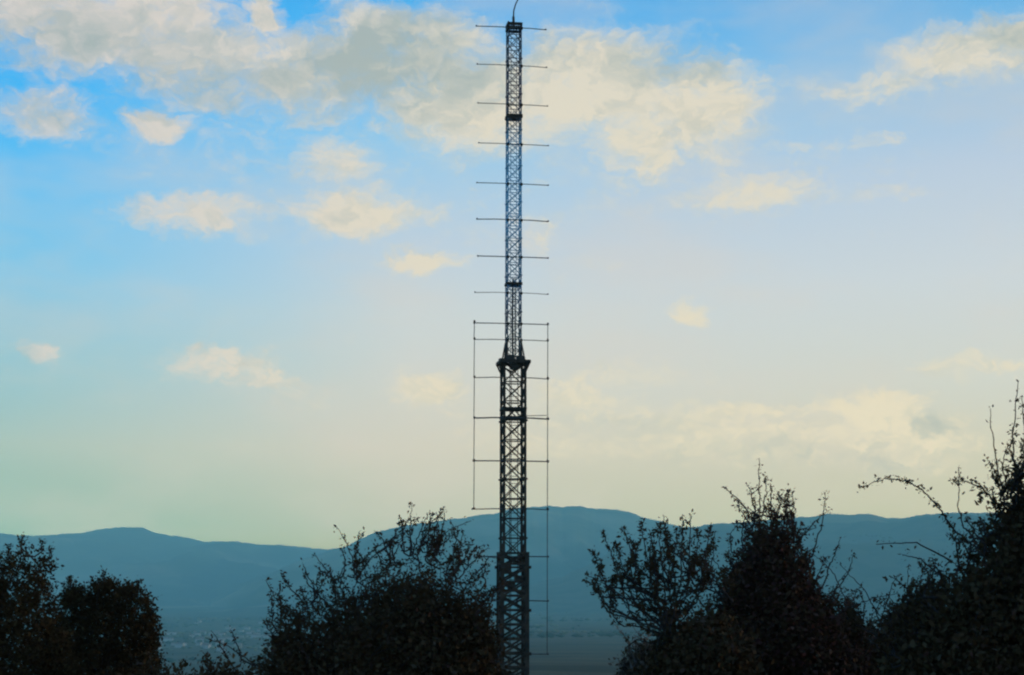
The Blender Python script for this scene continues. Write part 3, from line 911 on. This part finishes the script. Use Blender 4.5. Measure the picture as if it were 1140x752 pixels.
# thin clouds stay see-through
alpha = mth('MULTIPLY', alpha, mrange(fD, .2, 1.0, .5, .93))
relief = mth('MULTIPLY', mth('SUBTRACT', n4.outputs[0], n2.outputs[0]), 3.2)
gsh = mth('ADD', mth('MULTIPLY_ADD', mth('SUBTRACT', n4.outputs[0], .5), 1.2, mth('MULTIPLY_ADD', mth('MULTIPLY_ADD', billow, -.7, mth('MULTIPLY', nn, .5)), 1.0, mth('MULTIPLY', fG, .85))), relief, clamp=True)

# clear sky: NISHITA blended with measured sky colours by height above the horizon
sky = nd('ShaderNodeTexSky'); sky.sky_type = 'NISHITA'; sky.sun_disc = False
sky.sun_elevation = math.radians(SUN_EL); sky.sun_rotation = math.radians(SUN_AZ)
sky.dust_density = 2.0; sky.ozone_density = 2.0
t = mrange(el, 0, 30, 0, 1, False)


def E(y): return max(0, azel(570, y)[1]) / 30


SK = dict(
    L=[(0, (150, 178, 160)), (E(585), (146, 186, 168)), (E(500), (176, 197, 186)), (E(400), (142, 199, 214)), (E(320), (124, 201, 236)), (E(220), (104, 196, 246)), (E(120), (66, 184, 250)), (E(20), (58, 178, 250)), (1, (60, 130, 205))],
    M=[(0, (180, 180, 145)), (E(585), (194, 196, 174)), (E(500), (214, 208, 190)), (E(430), (214, 213, 203)), (E(350), (207, 215, 215)), (E(270), (193, 211, 225)), (E(150), (150, 204, 238)), (E(20), (78, 180, 244)), (1, (60, 130, 205))],
    R=[(0, (190, 186, 150)), (E(585), (202, 198, 166)), (E(500), (212, 207, 184)), (E(430), (213, 214, 202)), (E(320), (208, 216, 219)), (E(200), (191, 208, 225)), (E(100), (150, 196, 230)), (E(10), (98, 178, 232)), (1, (60, 130, 205))])
EXTRA = 1.0


def skyramp(k):
    r = ramp(nt, [(p, lin(*c)) for p, c in SK[k]], t)
    return r.outputs[0]


aL, aM, aR = azel(10, 376)[0], azel(460, 376)[0], azel(1080, 376)[0]
c = mixc(mrange(az, aL, aM, 0, 1, False), skyramp('L'), skyramp('M'))
c = mixc(mrange(az, aM, aR, 0, 1, False), c, skyramp('R'))
# faint large scale unevenness of the haze layer
n3 = noise(ae, .12, 4, .5, (1, 2.2, 1), (7, 2, 0))
c = mixc(mrange(n3.outputs[0], .42, .68, 0, .3), c, lin(224, 211, 196))
cream = mixc(mrange(el, 2, 20, 0, 1, False), lin(238, 224, 192), lin(232, 222, 200))
cream = mixc(mrange(az, -18, 2, .8, 0), cream, lin(222, 212, 204))
cloud = mixc(mth('MULTIPLY', gsh, .85), cream, lin(164, 178, 173))
c = mixc(alpha, c, cloud)
# the sky stands beyond the air of the haze box: brighten it by what that air takes away
kk = -pv.inputs['Density'].default_value * (zmax + 15 - 1.6)
T = mth('EXPONENT', mth('DIVIDE', kk, mth('MAXIMUM', sx.outputs[2], (zmax + 13) / S)))
inf = (.11, .24, .32)
sc_ = nd('ShaderNodeVectorMath', operation='SCALE'); sc_.inputs[0].default_value = inf
LK(mth('SUBTRACT', 1.0, T), sc_.inputs['Scale'])
sb_ = nd('ShaderNodeVectorMath', operation='SUBTRACT'); LK(c, sb_.inputs[0]); LK(sc_.outputs[0], sb_.inputs[1])
sd_ = nd('ShaderNodeVectorMath', operation='SCALE'); LK(sb_.outputs[0], sd_.inputs[0]); LK(mth('DIVIDE', 1.0, T), sd_.inputs['Scale'])
mm_ = nd('ShaderNodeVectorMath', operation='MAXIMUM'); LK(sd_.outputs[0], mm_.inputs[0]); mm_.inputs[1].default_value = (0, 0, 0)
c = mm_.outputs[0]
sc10 = nd('ShaderNodeVectorMath', operation='SCALE'); LK(c, sc10.inputs[0]); sc10.inputs['Scale'].default_value = 10.0 * EXTRA
skm = nd('ShaderNodeVectorMath', operation='SCALE'); LK(sky.outputs[0], skm.inputs[0]); skm.inputs['Scale'].default_value = 1.0
fin = mixc(.92, skm.outputs[0], sc10.outputs[0])
bg = nd('ShaderNodeBackground'); LK(fin, bg.inputs[0]); bg.inputs[1].default_value = .1
ow = nd('ShaderNodeOutputWorld'); LK(bg.outputs[0], ow.inputs[0])
w.cycles.sampling_method = 'MANUAL'; w.cycles.sample_map_resolution = 512

# ------------------------------------------------------------------ sun
sl = bpy.data.lights.new('sun', 'SUN'); sl.energy = 2.0; sl.angle = math.radians(.5); sl.color = (1, .80, .58)
so = bpy.data.objects.new('sun', sl); col.objects.link(so)
a, e = math.radians(SUN_AZ), math.radians(SUN_EL)
from mathutils import Vector
dvec = Vector((math.sin(a) * math.cos(e), math.cos(a) * math.cos(e), math.sin(e)))
so.rotation_euler = dvec.to_track_quat('Z', 'Y').to_euler()

# ------------------------------------------------------------------ camera
cd = bpy.data.cameras.new('camera'); cam = bpy.data.objects.new('camera', cd); col.objects.link(cam)
cam.location = tuple(CAM); cam.rotation_euler = (math.radians(90) + PITCH, 0, 0)
cd.sensor_width = 36; cd.lens = 36 * F / W; cd.clip_start = .1; cd.clip_end = 90000
scene.camera = cam

vs = scene.view_settings
vs.view_transform = 'Standard'; vs.look = 'None'; vs.exposure = 0; vs.gamma = 1; vs.use_curve_mapping = False
cy = scene.cycles
cy.use_denoising = True
try: cy.denoiser = 'OPENIMAGEDENOISE'
except Exception: pass
cy.max_bounces = 4; cy.diffuse_bounces = 2; cy.volume_bounces = 2; cy.transparent_max_bounces = 4
cy.pixel_filter_type = 'BLACKMAN_HARRIS'; cy.filter_width = 2.2
cy.use_adaptive_sampling = True; cy.adaptive_threshold = .02
